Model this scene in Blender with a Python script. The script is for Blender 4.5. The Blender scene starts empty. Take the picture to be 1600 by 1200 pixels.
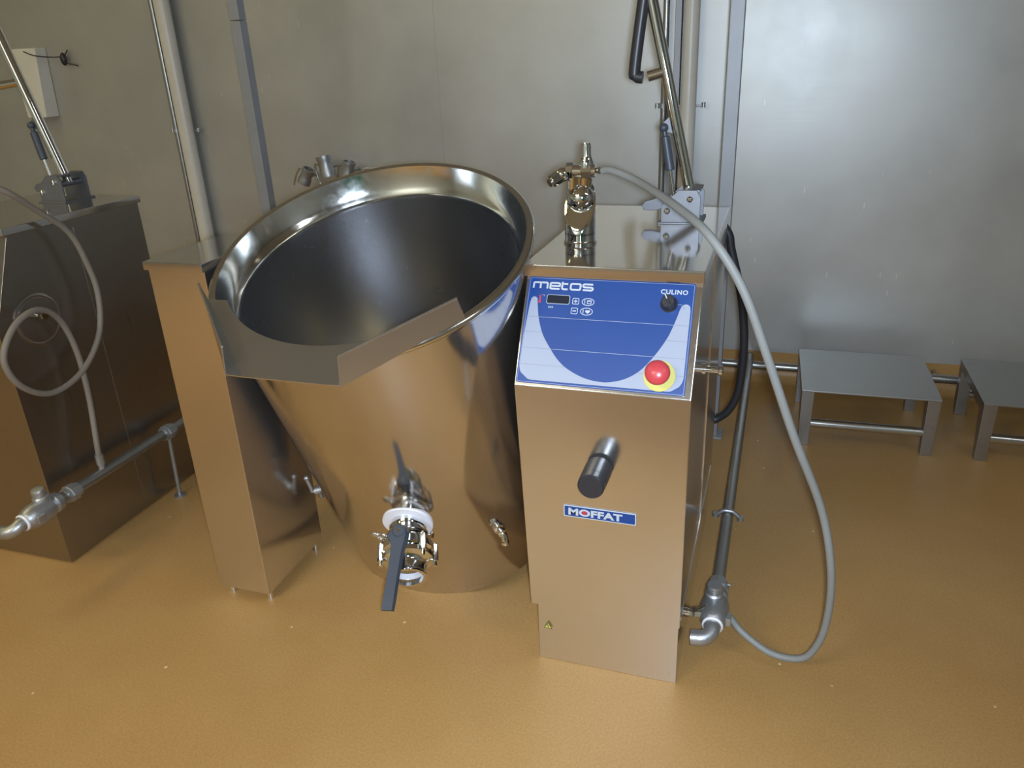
import bpy, bmesh, math, random
from mathutils import Vector, Matrix
random.seed(7)
sc = bpy.context.scene
COL = sc.collection
PI = math.pi

# ------------------------------------------------------------------ camera
CP = Vector((0.12418, -1.34959, 1.29604)); YAW, PITCH, ROLL, FPX = 0.3374, 0.40322, 0.046392, 1223.04
def _axes():
    cy, sy, cp, sp = math.cos(YAW), math.sin(YAW), math.cos(PITCH), math.sin(PITCH)
    f = Vector((-sy*cp, cy*cp, -sp)); r = Vector((cy, sy, 0)); d = f.cross(r)
    cr, sr = math.cos(ROLL), math.sin(ROLL)
    return r*cr + d*sr, d*cr - r*sr, f
AR, AD, AF = _axes()
cam = bpy.data.cameras.new('camera'); co = bpy.data.objects.new('camera', cam); COL.objects.link(co)
cam.sensor_fit = 'HORIZONTAL'; cam.sensor_width = 36; cam.lens = FPX/1600*36; cam.clip_start = .02
M = Matrix((AR, -AD, -AF)).transposed().to_4x4(); M.translation = CP; co.matrix_world = M
sc.camera = co

# ------------------------------------------------------------------ light
w = bpy.data.worlds.new('world'); sc.world = w; w.use_nodes = True
w.node_tree.nodes['Background'].inputs[0].default_value = (.75, .8, .8, 1)
w.node_tree.nodes['Background'].inputs[1].default_value = .05
sc.view_settings.view_transform = 'Standard'; sc.view_settings.look = 'None'
sc.view_settings.gamma = 1; sc.view_settings.use_curve_mapping = False
sc.view_settings.exposure = 0.0
def area(name, loc, rot, sx, sy, power, color):
    l = bpy.data.lights.new(name, 'AREA'); l.shape = 'RECTANGLE'; l.size = sx; l.size_y = sy
    l.energy = power; l.color = color
    o = bpy.data.objects.new(name, l); COL.objects.link(o); o.location = loc; o.rotation_euler = rot
    return o
# the camera's own flash, just beside the lens
fl = bpy.data.lights.new('camera_flash', 'SPOT'); fl.spot_size = math.radians(130); fl.spot_blend = 1.0; fl.use_shadow = True; fl.energy = 142; fl.color = (.68, .82, 1.0); fl.shadow_soft_size = .022
fo = bpy.data.objects.new('camera_flash', fl); COL.objects.link(fo); fo.location = CP + Vector((.02, 0, -.01)) - AF*.02; fo.rotation_euler = AF.to_track_quat('-Z', 'Y').to_euler()
# ceiling fluorescent lamps
area('ceiling_lamp_light', (-3.2, -.4, 2.85), (0, 0, 0), .5, 1.6, 17, (1, .86, .42))
area('ceiling_lamp_light', (-1.8, -3.0, 2.75), (0, 0, 0), 1.6, .5, 78, (1, .93, .74))
area('ceiling_lamp_light', (2.2, -1.2, 2.85), (0, 0, 0), 1.6, .5, 14, (.9, .95, 1))

# ------------------------------------------------------------------ materials
MATS = {}
def nodes(name):
    m = bpy.data.materials.new(name); m.use_nodes = True; nt = m.node_tree
    MATS[name] = m
    return m, nt, nt.nodes['Principled BSDF']
def N(nt, t, **kw):
    n = nt.nodes.new(t)
    for k, v in kw.items():
        if k in n.inputs: n.inputs[k].default_value = v
        else: setattr(n, k, v)
    return n
def ramp(nt, src, stops):
    r = nt.nodes.new('ShaderNodeValToRGB'); e = r.color_ramp.elements
    while len(e) < len(stops): e.new(.5)
    for i, (p, c) in enumerate(stops): e[i].position = p; e[i].color = (*c, 1) if len(c) == 3 else c
    nt.links.new(src, r.inputs[0]); return r
def coords(nt, scale=(1, 1, 1)):
    t = nt.nodes.new('ShaderNodeTexCoord'); mp = nt.nodes.new('ShaderNodeMapping')
    mp.inputs['Scale'].default_value = scale; nt.links.new(t.outputs['Object'], mp.inputs[0]); return mp.outputs[0]
def plain(name, col, rough=.5, metal=0., bump=0., bscale=300., spec=.5, var=.06):
    m, nt, b = nodes(name)
    v = coords(nt); n = N(nt, 'ShaderNodeTexNoise', Scale=6.0, Detail=4.0); nt.links.new(v, n.inputs['Vector'])
    a = tuple(max(0, c*(1-var)) for c in col); c2 = tuple(min(1, c*(1+var)) for c in col)
    r = ramp(nt, n.outputs[0], [(.3, a), (.7, c2)]); nt.links.new(r.outputs[0], b.inputs['Base Color'])
    b.inputs['Roughness'].default_value = rough; b.inputs['Metallic'].default_value = metal
    b.inputs['Specular IOR Level'].default_value = spec
    if bump:
        n2 = N(nt, 'ShaderNodeTexNoise', Scale=bscale, Detail=3.0); nt.links.new(v, n2.inputs['Vector'])
        bp = N(nt, 'ShaderNodeBump', Strength=bump, Distance=.002); nt.links.new(n2.outputs[0], bp.inputs['Height'])
        nt.links.new(bp.outputs[0], b.inputs['Normal'])
    return m
def steel(name, col=(.62, .62, .61), r0=.2, r1=.3, grain=(400, 400, 6), bump=.03, smudge=3.0, metal=1.0, var=.93):
    """brushed stainless: long fine grain in the roughness and the normal, soft smudges"""
    m, nt, b = nodes(name)
    g = N(nt, 'ShaderNodeTexNoise', Scale=1.0, Detail=3.0); nt.links.new(coords(nt, grain), g.inputs['Vector'])
    s = N(nt, 'ShaderNodeTexNoise', Scale=smudge, Detail=5.0, Roughness=.6); nt.links.new(coords(nt), s.inputs['Vector'])
    mx = N(nt, 'ShaderNodeMath', operation='ADD'); nt.links.new(g.outputs[0], mx.inputs[0]); nt.links.new(s.outputs[0], mx.inputs[1])
    mr = N(nt, 'ShaderNodeMapRange'); mr.inputs[1].default_value = .6; mr.inputs[2].default_value = 1.4
    mr.inputs[3].default_value = r0; mr.inputs[4].default_value = r1
    nt.links.new(mx.outputs[0], mr.inputs[0]); nt.links.new(mr.outputs[0], b.inputs['Roughness'])
    a = tuple(c*var for c in col); r = ramp(nt, s.outputs[0], [(.3, a), (.7, col)]); nt.links.new(r.outputs[0], b.inputs['Base Color'])
    b.inputs['Metallic'].default_value = metal
    if bump:
        bp = N(nt, 'ShaderNodeBump', Strength=bump, Distance=.001); nt.links.new(g.outputs[0], bp.inputs['Height'])
        nt.links.new(bp.outputs[0], b.inputs['Normal'])
    return m
ST = steel('brushed_steel', (.74, .72, .70), .12, .20, metal=.975)
STT = steel('top_steel', (.62, .61, .60), .06, .11, (6, 300, 300), .008, metal=.96)
SHELL = steel('polished_shell_steel', (.66, .63, .61), .09, .16, (200, 200, 6), .02, metal=.985)
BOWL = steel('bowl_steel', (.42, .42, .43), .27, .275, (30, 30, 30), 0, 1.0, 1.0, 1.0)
RIM = steel('rim_steel', (.76, .76, .73), .08, .18, (60, 60, 60), .01, 14)
LIPM = steel('lip_steel', (.64, .64, .62), .15, .25, (6, 200, 200), .03, metal=.95)
MATTE = steel('satin_bracket_steel', (.22, .225, .245), .46, .54, (60, 60, 60), .0, 3, .8)
DARKST = steel('dark_steel', (.40, .38, .36), .25, .38, (300, 300, 6), .04)  # left cabinet steel, darker and rougher than the brushed one
STOOL = steel('stool_steel', (.42, .42, .41), .34, .48, (8, 200, 200), .04)
CHROME = steel('chrome', (.80, .82, .83), .03, .07, (20, 20, 20), 0.0)
GALV = plain('galvanised_pipe', (.42, .43, .44), .42, .85, .25, 250)
PIPEST = plain('dull_steel_pipe', (.36, .36, .35), .32, .9, .1, 150)
WPLAS = plain('white_plastic', (.72, .72, .68), .4)
CREAM = plain('painted_white_pipe', (.62, .60, .54), .35, bump=.05)
BLACK = plain('black_plastic', (.025, .025, .03), .38, spec=.5)
RUBBER = plain('black_rubber', (.018, .02, .025), .45)
SLATE = plain('dark_blue_plastic', (.045, .055, .075), .42)
HOSE = plain('grey_hose_rubber', (.22, .225, .215), .55, bump=.2, bscale=120)
BLUE = plain('blue_print', (.008, .050, .225), .38, var=.03)
PALE = plain('pale_print', (.33, .36, .45), .38, var=.03)
WHITE = plain('white_print', (.50, .53, .58), .4, var=.02)
GREYP = plain('grey_print', (.22, .24, .30), .4)
RED = plain('red_plastic', (.55, .06, .07), .28, var=.03)
REDP = plain('red_print', (.55, .04, .06), .4)
YEL = plain('yellow_plastic', (.56, .51, .12), .5, var=.03)
GLASSB = plain('dark_display', (.02, .025, .035), .12)
POST = plain('painted_grey_post', (.30, .31, .33), .45, .3, .1, 80)
SEAL = plain('white_gasket_plastic', (.78, .76, .80), .35)

def wall_material():
    m, nt, b = nodes('wall_sheet_steel')
    v = coords(nt)
    s = N(nt, 'ShaderNodeTexNoise', Scale=2.2, Detail=6.0, Roughness=.62); nt.links.new(v, s.inputs['Vector'])
    g = N(nt, 'ShaderNodeTexNoise', Scale=1.0, Detail=3.0); nt.links.new(coords(nt, (3, 3, 160)), g.inputs['Vector'])
    r = ramp(nt, s.outputs[0], [(.3, (.44, .44, .42)), (.7, (.53, .53, .51))])
    # drips and scuffs: short pale upright streaks
    st = N(nt, 'ShaderNodeTexVoronoi', Scale=1.0); st.feature = 'F1'; nt.links.new(coords(nt, (26, 26, 4.5)), st.inputs['Vector'])
    lt = N(nt, 'ShaderNodeMath', operation='LESS_THAN'); lt.inputs[1].default_value = .055; nt.links.new(st.outputs['Distance'], lt.inputs[0])
    gate = N(nt, 'ShaderNodeTexNoise', Scale=2.5, Detail=2.0); nt.links.new(v, gate.inputs['Vector'])
    gt = N(nt, 'ShaderNodeMath', operation='GREATER_THAN'); gt.inputs[1].default_value = .52; nt.links.new(gate.outputs[0], gt.inputs[0])
    mu = N(nt, 'ShaderNodeMath', operation='MULTIPLY'); nt.links.new(lt.outputs[0], mu.inputs[0]); nt.links.new(gt.outputs[0], mu.inputs[1])
    mu2 = N(nt, 'ShaderNodeMath', operation='MULTIPLY'); mu2.inputs[1].default_value = .55; nt.links.new(mu.outputs[0], mu2.inputs[0])
    mix = N(nt, 'ShaderNodeMix', data_type='RGBA'); nt.links.new(mu2.outputs[0], mix.inputs[0]); nt.links.new(r.outputs[0], mix.inputs[6])
    mix.inputs[7].default_value = (.75, .73, .66, 1)
    nt.links.new(mix.outputs[2], b.inputs['Base Color'])
    mr = N(nt, 'ShaderNodeMapRange'); mr.inputs[1].default_value = .3; mr.inputs[2].default_value = .7; mr.inputs[3].default_value = .38; mr.inputs[4].default_value = .48
    nt.links.new(s.outputs[0], mr.inputs[0]); nt.links.new(mr.outputs[0], b.inputs['Roughness'])
    b.inputs['Metallic'].default_value = .55
    bp = N(nt, 'ShaderNodeBump', Strength=.04, Distance=.002); nt.links.new(g.outputs[0], bp.inputs['Height']); nt.links.new(bp.outputs[0], b.inputs['Normal'])
    return m
def floor_material():
    m, nt, b = nodes('resin_floor')
    v = coords(nt)
    big = N(nt, 'ShaderNodeTexNoise', Scale=1.6, Detail=6.0, Roughness=.6); nt.links.new(v, big.inputs['Vector'])
    fine = N(nt, 'ShaderNodeTexNoise', Scale=190.0, Detail=2.0); nt.links.new(v, fine.inputs['Vector'])
    r = ramp(nt, big.outputs[0], [(.3, (.405, .23, .076)), (.7, (.48, .285, .108))])
    r2 = ramp(nt, fine.outputs[0], [(.3, (.82, .80, .76)), (.72, (1.0, 1.0, 1.0))])
    mix = N(nt, 'ShaderNodeMix', data_type='RGBA', blend_type='MULTIPLY'); mix.inputs[0].default_value = 1
    nt.links.new(r.outputs[0], mix.inputs[6]); nt.links.new(r2.outputs[0], mix.inputs[7])
    # pale worn specks
    vo = N(nt, 'ShaderNodeTexVoronoi', Scale=9.0); nt.links.new(v, vo.inputs['Vector'])
    lt = N(nt, 'ShaderNodeMath', operation='LESS_THAN'); lt.inputs[1].default_value = .035; nt.links.new(vo.outputs['Distance'], lt.inputs[0])
    mix2 = N(nt, 'ShaderNodeMix', data_type='RGBA'); nt.links.new(lt.outputs[0], mix2.inputs[0]); nt.links.new(mix.outputs[2], mix2.inputs[6]); mix2.inputs[7].default_value = (.66, .5, .27, 1)
    nt.links.new(mix2.outputs[2], b.inputs['Base Color'])
    b.inputs['Roughness'].default_value = .42; b.inputs['Specular IOR Level'].default_value = .4
    bp = N(nt, 'ShaderNodeBump', Strength=.35, Distance=.0012); nt.links.new(fine.outputs[0], bp.inputs['Height']); nt.links.new(bp.outputs[0], b.inputs['Normal'])
    return m
WALLM = wall_material(); FLOORM = floor_material()
CEILM = plain('ceiling_panel', (.62, .62, .58), .6)
DIMM = plain('room_wall_panel', (.50, .56, .60), .5)
GREENM = plain('green_panel', (.03, .30, .15), .5)  # plain green of the added slab, seen only in reflections

# ------------------------------------------------------------------ mesh builder
class MB:
    def __init__(s): s.bm = bmesh.new()
    def _cap(s, vs, mi): 
        try: f = s.bm.faces.new(vs); f.material_index = mi
        except ValueError: pass
    def box(s, lo, hi, bev=0., mi=0, mat=None):
        b = bmesh.new(); bmesh.ops.create_cube(b, size=1)
        for v in b.verts: v.co = Vector([lo[i] + (v.co[i]+.5)*(hi[i]-lo[i]) for i in range(3)])
        if bev: bmesh.ops.bevel(b, geom=b.edges[:], offset=bev, segments=2, affect='EDGES', profile=.5)
        return s.merge(b, mi, mat)
    def merge(s, b, mi=0, mat=None):
        if mat is not None: bmesh.ops.transform(b, matrix=mat, verts=b.verts)
        mp = {v: s.bm.verts.new(v.co) for v in b.verts}
        for f in b.faces:
            nf = s.bm.faces.new([mp[v] for v in f.verts]); nf.material_index = mi
        b.free(); return s
    def prism(s, pts, vec, mi=0, bev=0.):
        """closed polygon extruded along vec"""
        b = bmesh.new(); a = [b.verts.new(Vector(p)) for p in pts]; c = [b.verts.new(Vector(p)+Vector(vec)) for p in pts]
        n = len(a); b.faces.new(a[::-1]); b.faces.new(c)
        for i in range(n): b.faces.new((a[i], a[(i+1) % n], c[(i+1) % n], c[i]))
        bmesh.ops.recalc_face_normals(b, faces=b.faces)
        if bev: bmesh.ops.bevel(b, geom=b.edges[:], offset=bev, segments=2, affect='EDGES', profile=.5)
        return s.merge(b, mi)
    def hexa(s, bot, top, mi=0, bev=0.):
        b = bmesh.new(); a = [b.verts.new(Vector(p)) for p in bot]; c = [b.verts.new(Vector(p)) for p in top]
        b.faces.new(a[::-1]); b.faces.new(c)
        for i in range(4): b.faces.new((a[i], a[(i+1) % 4], c[(i+1) % 4], c[i]))
        bmesh.ops.recalc_face_normals(b, faces=b.faces)
        if bev: bmesh.ops.bevel(b, geom=b.edges[:], offset=bev, segments=2, affect='EDGES', profile=.5)
        return s.merge(b, mi)
    def cyl(s, p, q, r, r2=None, n=32, mi=0, bev=0.):
        p, q = Vector(p), Vector(q); r2 = r if r2 is None else r2; L = (q-p).length
        if bev: prof = [(0, 0), (r-bev, 0), (r, bev), (r2, L-bev), (r2-bev, L), (0, L)]
        else: prof = [(0, 0), (r, 0), (r2, L), (0, L)]
        return s.lathe(prof, p, q-p, n, mi)
    def lathe(s, prof, origin=(0, 0, 0), axis=(0, 0, 1), n=48, mi=0, closed=False):
        origin = Vector(origin); q = Vector((0, 0, 1)).rotation_difference(Vector(axis).normalized())
        rings = []
        for r, h in prof:
            if r < 1e-7: rings.append([s.bm.verts.new(origin + q @ Vector((0, 0, h)))])
            else: rings.append([s.bm.verts.new(origin + q @ Vector((r*math.cos(2*PI*k/n), r*math.sin(2*PI*k/n), h))) for k in range(n)])
        pr = list(zip(rings, rings[1:])) + ([(rings[-1], rings[0])] if closed else [])
        for a, b in pr:
            for k in range(n):
                k2 = (k+1) % n
                if len(a) == 1 and len(b) == 1: continue
                if len(a) == 1: f = (a[0], b[k], b[k2])
                elif len(b) == 1: f = (a[k], b[0], a[k2])
                else: f = (a[k], b[k], b[k2], a[k2])
                f = s.bm.faces.new(f[::-1]); f.material_index = mi
        return s
    def tube(s, pts, r, n=16, mi=0, smooth=0, cap=True):
        pts = [Vector(p) for p in pts]
        if smooth:
            out = []
            for i in range(len(pts)-1):
                p0 = pts[max(i-1, 0)]; p1 = pts[i]; p2 = pts[i+1]; p3 = pts[min(i+2, len(pts)-1)]
                for k in range(smooth):
                    t = k/smooth
                    out.append(.5*((2*p1)+(p2-p0)*t+(2*p0-5*p1+4*p2-p3)*t*t+(3*p1-p0-3*p2+p3)*t**3))
            out.append(pts[-1]); pts = out
        nrm = None; rings = []
        for i, p in enumerate(pts):
            t = (pts[min(i+1, len(pts)-1)]-pts[max(i-1, 0)]).normalized()
            if nrm is None: nrm = t.orthogonal().normalized()
            nrm = (nrm - t*nrm.dot(t)).normalized(); bn = t.cross(nrm)
            rr = r(i/(len(pts)-1)) if callable(r) else r
            rings.append([s.bm.verts.new(p + (nrm*math.cos(2*PI*k/n)+bn*math.sin(2*PI*k/n))*rr) for k in range(n)])
        for a, b in zip(rings, rings[1:]):
            for k in range(n): f = s.bm.faces.new((a[k], a[(k+1) % n], b[(k+1) % n], b[k])); f.material_index = mi
        if cap: s._cap(rings[0][::-1], mi); s._cap(rings[-1], mi)
        return s
    def sphere(s, c, r, mi=0, sc=(1, 1, 1)):
        b = bmesh.new(); bmesh.ops.create_uvsphere(b, u_segments=24, v_segments=14, radius=r)
        for v in b.verts: v.co = Vector(c) + Vector([v.co[i]*sc[i] for i in range(3)])
        return s.merge(b, mi)
    def hexnut(s, p, q, r, mi=0): return s.cyl(p, q, r, n=6, mi=mi)
    def build(s, name, mats, parent=None, xf=None, ang=35, recalc=True):
        if recalc: bmesh.ops.recalc_face_normals(s.bm, faces=s.bm.faces)
        if xf: 
            for v in s.bm.verts: v.co = xf(v.co)
        me = bpy.data.meshes.new(name); s.bm.to_mesh(me); s.bm.free()
        for m in (mats if isinstance(mats, (list, tuple)) else [mats]): me.materials.append(m)
        me.polygons.foreach_set('use_smooth', [True]*len(me.polygons)); me.set_sharp_from_angle(angle=math.radians(ang))
        o = bpy.data.objects.new(name, me); COL.objects.link(o)
        if parent is not None: o.parent = parent
        wn_ = o.modifiers.new('weighted_normal', 'WEIGHTED_NORMAL'); wn_.keep_sharp = True; wn_.weight = 100
        return o
def centre_origin(o):
    me = o.data; bb = [Vector(v.co) for v in me.vertices]
    c = Vector(((min(v.x for v in bb)+max(v.x for v in bb))/2, (min(v.y for v in bb)+max(v.y for v in bb))/2, min(v.z for v in bb)))
    me.transform(Matrix.Translation(-c)); o.location = o.location + c; return o
def tag(o, label, cat, group=None, kind=None):
    if label: o['label'] = label
    if cat: o['category'] = cat
    if group: o['group'] = group
    if kind: o['kind'] = kind
    return o
def thing(name, label, cat, loc=(0, 0, 0), rot=(0, 0, 0), group=None):
    o = bpy.data.objects.new(name, None); COL.objects.link(o); o.location = loc; o.rotation_euler = rot
    o.empty_display_size = .05
    return tag(o, label, cat, group)
def struct(name, mb, m, ang=35):
    o = mb.build(name, m, ang=ang); o['kind'] = 'structure'; return o
def lab(o, t): o['label'] = t; return o

# ------------------------------------------------------------------ the room
YW = 1.80                                             # face of the back wall
X0, X1, Y0, ZC = -5.2, 3.6, -3.8, 3.0
fb = MB()
fb.box((X0-.1, Y0-.1, -.1), (X1+.1, YW+.15, 0))
# the resin runs up the foot of the wall in a rounded cove
cv = [(X0, YW+.05, 0), (X0, YW-.055, 0)] + [(X0, YW-.055+.05*math.sin(a), .05-.05*math.cos(a)) for a in [i*PI/2/8 for i in range(1, 9)]] + [(X0, YW-.005, .12), (X0, YW+.05, .12)]
fb.prism(cv, (X1-X0, 0, 0))
struct('floor', fb, FLOORM, 50)
wb = MB()
seams = [X0, -3.80, -1.238, 1.36, X1]
wb.box((X0, YW+.002, .1), (X1, YW+.12, ZC))
for a, b in zip(seams, seams[1:]): wb.box((a+.0004, YW, .12), (b-.0004, YW+.02, ZC), .0006)
struct('wall_back', wb, WALLM)
struct('wall_left', MB().box((X0-.12, Y0, 0), (X0, YW+.12, ZC)), DIMM)
struct('wall_right', MB().box((X1, Y0, 0), (X1+.12, YW+.12, ZC)), DIMM)
struct('wall_front', MB().box((X0, Y0-.12, 0), (X1, Y0, ZC)), DIMM)
struct('unseen_green_panel_1', MB().box((.9, Y0, 0), (2.1, Y0+.04, 2.1), .004), GREENM)  # unseen green slab behind the camera, added for green reflections in the steel
struct('ceiling', MB().box((X0, Y0, ZC), (X1, YW+.12, ZC+.1)), CEILM)

# ------------------------------------------------------------------ shared pieces
def bolt(parent, p, axis, r=.007, name='bolt', m=None):
    p = Vector(p); a = Vector(axis).normalized()
    return MB().lathe([(0, 0), (r, 0), (r, r*.35), (r*.75, r*.75), (.35*r, r*.95), (.3*r, r*.6), (0, r*.6)], p, a, 16).build(name, m or CHROME, parent)
def lid_mechanism(root, ox, oy, oz, lever_top, handle):
    """hinge bracket bolted on a cabinet top, lever tube and gas strut (world coordinates)"""
    xf = lambda v: v
    T = Vector((ox, oy, oz))
    br = MB()
    pl = [(-.044, 0, 0), (.046, 0, 0), (.046, 0, .062), (.036, 0, .078), (-.004, 0, .078), (-.044, 0, .042)]
    for yy in (0, .09): br.prism([T+Vector(p)+Vector((0, yy, 0)) for p in pl], (0, .005, 0), bev=.0008)
    br.box(T+Vector((-.05, -.008, 0)), T+Vector((.052, .105, .004)), .001)
    br.box(T+Vector((.006, .005, .073)), T+Vector((.044, .09, .078)), .001)
    br.cyl(T+Vector((.02, .005, .05)), T+Vector((.02, .09, .05)), .009)
    b = br.build('hinge_bracket', MATTE, root)
    for px, pz in ((.022, .058), (-.030, .030)): bolt(b, T+Vector((px, 0, pz)), (0, -1, 0), .0075)
    # latch tongue reaching out to the left
    tg = [(-.036, 0, .052), (-.05, 0, .062), (-.066, 0, .052), (-.088, 0, .046), (-.096, 0, .036), (-.09, 0, .025), (-.07, 0, .024), (-.036, 0, .03)]
    MB().prism([T+Vector(p)+Vector((0, .03, 0)) for p in tg], (0, .012, 0), bev=.002).build('latch_tongue', MATTE, root)
    base = T+Vector((.02, .05, .05)); top = Vector(lever_top)
    lv = MB().tube([base, top], .0135, 24)
    L = lv.build('lever_arm', CHROME, root)
    d = (top-base).normalized()
    # ear for the strut
    e = base + d*.175
    ear = MB().prism([e+Vector(p) for p in ((0, -.003, .035), (-.038, -.003, -.002), (-.034, -.003, -.012), (-.022, -.003, -.016), (0, -.003, -.022))], (0, .006, 0), bev=.001)
    ear.build('strut_ear', MATTE, root)
    s0 = e+Vector((-.028, -.008, -.006)); s1 = T+Vector((-.018, .03, .06))
    dd = (s1-s0)
    st = MB().cyl(s0+dd*.12, s0+dd*.62, .0105, bev=.002)
    st.tube([s0, s0+dd*.13], .006, 12); st.sphere(s0, .0105)
    g = st.build('gas_strut', SLATE, root)
    MB().cyl(s0+dd*.62, s1, .0045, n=16).build('piston_rod', CHROME, g)
    if handle == 'loop':
        h0 = base + d*.295
        pts = [h0, h0+Vector((-.052, -.004, -.012)), h0+Vector((-.066, -.004, -.009)), h0+Vector((-.071, -.004, .008)), h0+Vector((-.052, -.004, .16)), h0+Vector((-.043, -.004, .185)), h0+Vector((-.026, 0, .19)), base+d*.49]
        MB().tube([h0, h0+Vector((-.04, -.003, -.010))], .0118, 20).build('handle_stub', CHROME, L)
        MB().tube(pts[1:7], .0135, 20, smooth=5).build('handle_grip', BLACK, L)
        MB().tube([pts[6], pts[7]], .0118, 20).build('handle_stub', CHROME, L)
    else:
        h0 = base + d*.29
        MB().tube([h0, h0+Vector((-.13, -.004, -.012))], .011, 20).build('handle_crossbar', CHROME, L)
def hexring(mb, c, ax, r, t):
    c = Vector(c); ax = Vector(ax).normalized(); mb.cyl(c-ax*t/2, c+ax*t/2, r, n=8)
def pipe_run(root, x, z, y0, y1, couplings, r=.0155):
    """galvanised pipe along the cabinet side ending in a mixing valve and a spout elbow"""
    MB().tube([(x, y0, z), (x, y1, z)], r, 24).build('pipe', PIPEST, root)
    for yy in couplings:
        m = MB(); hexring(m, (x, yy, z), (0, 1, 0), r*1.65, .02); hexring(m, (x, yy-.014, z), (0, 1, 0), r*1.4, .012); hexring(m, (x, yy+.016, z), (0, 1, 0), r*1.3, .014)
        m.build('coupling', GALV, root)
    v = MB()
    ya = y0
    v.lathe([(0, -.002), (r*1.5, 0), (r*1.75, .006), (r*1.75, .02), (r*1.3, .026), (r*1.9, .034), (r*2.1, .05), (r*2.1, .085), (r*1.7, .105), (r*1.25, .112), (r*1.25, .12), (0, .12)], (x, ya+.01, z), (0, -1, 0), 28)
    v.lathe([(0, 0), (r*1.35, 0), (r*1.35, .012), (r*1.1, .016), (r*1.2, .03), (r*1.0, .036), (0, .038)], (x-.004, ya-.035, z+r*1.6), (0, -.1, 1), 24)
    v.box((x+r*1.6, ya-.09, z-.010), (x+r*2.5, ya-.065, z+.012), .003)
    V = v.build('valve_body', GALV, root)
    e = MB()
    yb = ya-.108
    arc = [Vector((x, yb, z))] + [Vector((x-.026+.026*math.cos(a), yb-.006-.026*math.sin(a), z-.012*math.sin(a))) for a in [i*PI/2/7 for i in range(8)]] + [Vector((x-.042, yb-.032, z-.014))]
    e.tube(arc, r*1.12, 20, cap=False)
    e.tube([arc[-1], arc[-1]+Vector((-.0005, 0, 0)), arc[-1]+Vector((.006, 0, 0))], lambda t: r*1.12 if t < .4 else r*.9, 20, cap=False)
    e.build('spout_elbow', GALV, root)
    lab(MB().lathe([(r*.9, 0), (r*1.45, 0), (r*1.5, .004), (r*1.3, .007), (r*.9, .007)], (x, yb+.006, z), (0, -1, 0), 24, closed=True).build('seal_ring', SEAL, root), 'white sealing ring')

# ------------------------------------------------------------------ control cabinet on the right
W = .345; H = .90; ZP, YT, ZT = .685, .127, .877; DEP = .745
cab = thing('control_cabinet', 'stainless steel control cabinet with blue control panel and red stop button', 'cabinet', (-.17, .37, 0))
def cx(v): return v - Vector((-.17, .37, 0))
zb = .150
b = MB()
# body: slanted desk front, foot of the front slightly narrower on the left
prof_l = [(0.002, zb), (0, ZP), (YT, ZT), (DEP, ZT), (DEP, zb)]
def xl(z): return -W + (.017*(ZP-z)/(ZP-zb) if z < ZP else -.004*(z-ZP)/(ZT-ZP))
bb = bmesh.new()
la = [bb.verts.new((xl(z), y, z)) for y, z in prof_l]; ra = [bb.verts.new((0, y, z)) for y, z in prof_l]
bb.faces.new(la); bb.faces.new(ra[::-1])
for i in range(5): bb.faces.new((la[i], la[(i+1) % 5], ra[(i+1) % 5], ra[i]))
bmesh.ops.recalc_face_normals(bb, faces=bb.faces); bmesh.ops.bevel(bb, geom=bb.edges[:], offset=.0018, segments=2, affect='EDGES')
b.merge(bb); b.build('cabinet_body', ST, cab, cx)
MB().box((-.313, .003, 0), (-.002, DEP-.03, zb+.002), .0015).build('plinth', ST, cab, cx)
MB().box((-W-.008, .112, .876), (.004, DEP+.004, H), .0022).build('top_cover', STT, cab, cx)
# raised lip folded along the right edge towards the wall
sm = MB(); sm.box((0, .02, .16), (.0015, .70, .17), .0004); sm.box((0, .40, .17), (.0022, .405, .86), .0004)
sm.build('side_seam', ST, cab, cx)
# stub with a collar on the side
kb = MB(); kb.cyl((0, .261, .644), (.032, .261, .644), .008, bev=.001); kb.cyl((.03, .261, .644), (.04, .261, .644), .0115, bev=.002); kb.cyl((0, .261, .644), (.004, .261, .644), .013)
kb.build('side_stub', CHROME, cab, cx)
# ---- the slanted panel: u from -W to 0, v up the slope, h out of the surface
EV = Vector((0, YT, ZT-ZP)).normalized(); NV = Vector((0, -EV.z, EV.y)); PO = Vector((0, 0, ZP))
def PM(v): return PO + Vector((v[0], 0, 0)) + EV*v[1] + NV*(v[2]+.0004)
def pm(v): return cx(PM(v))
def rrect(u0, v0, u1, v1, r, n=5):
    out = []
    for (cx_, cy_, a0) in ((u1-r, v1-r, 0), (u0+r, v1-r, PI/2), (u0+r, v0+r, PI), (u1-r, v0+r, 3*PI/2)):
        for k in range(n+1): a = a0+k*PI/2/n; out.append((cx_+r*math.cos(a), cy_+r*math.sin(a)))
    return out
pan = MB()
def flat(mb, pts, h0, h1, mi): mb.prism([(x, y, h0) for x, y in pts], (0, 0, h1-h0), mi)
def ring(mb, o, i, h0, h1, mi):
    n = len(o)
    for k in range(n):
        k2 = (k+1) % n; flat(mb, [o[k], o[k2], i[k2], i[k]], h0, h1, mi)
def ell(cx_, cy_, rx, ry, n=24): return [(cx_+rx*math.cos(2*PI*k/n), cy_+ry*math.sin(2*PI*k/n)) for k in range(n)]
flat(pan, rrect(-.3425, .006, -.0125, .224, .005), 0, .0012, 0)
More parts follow.
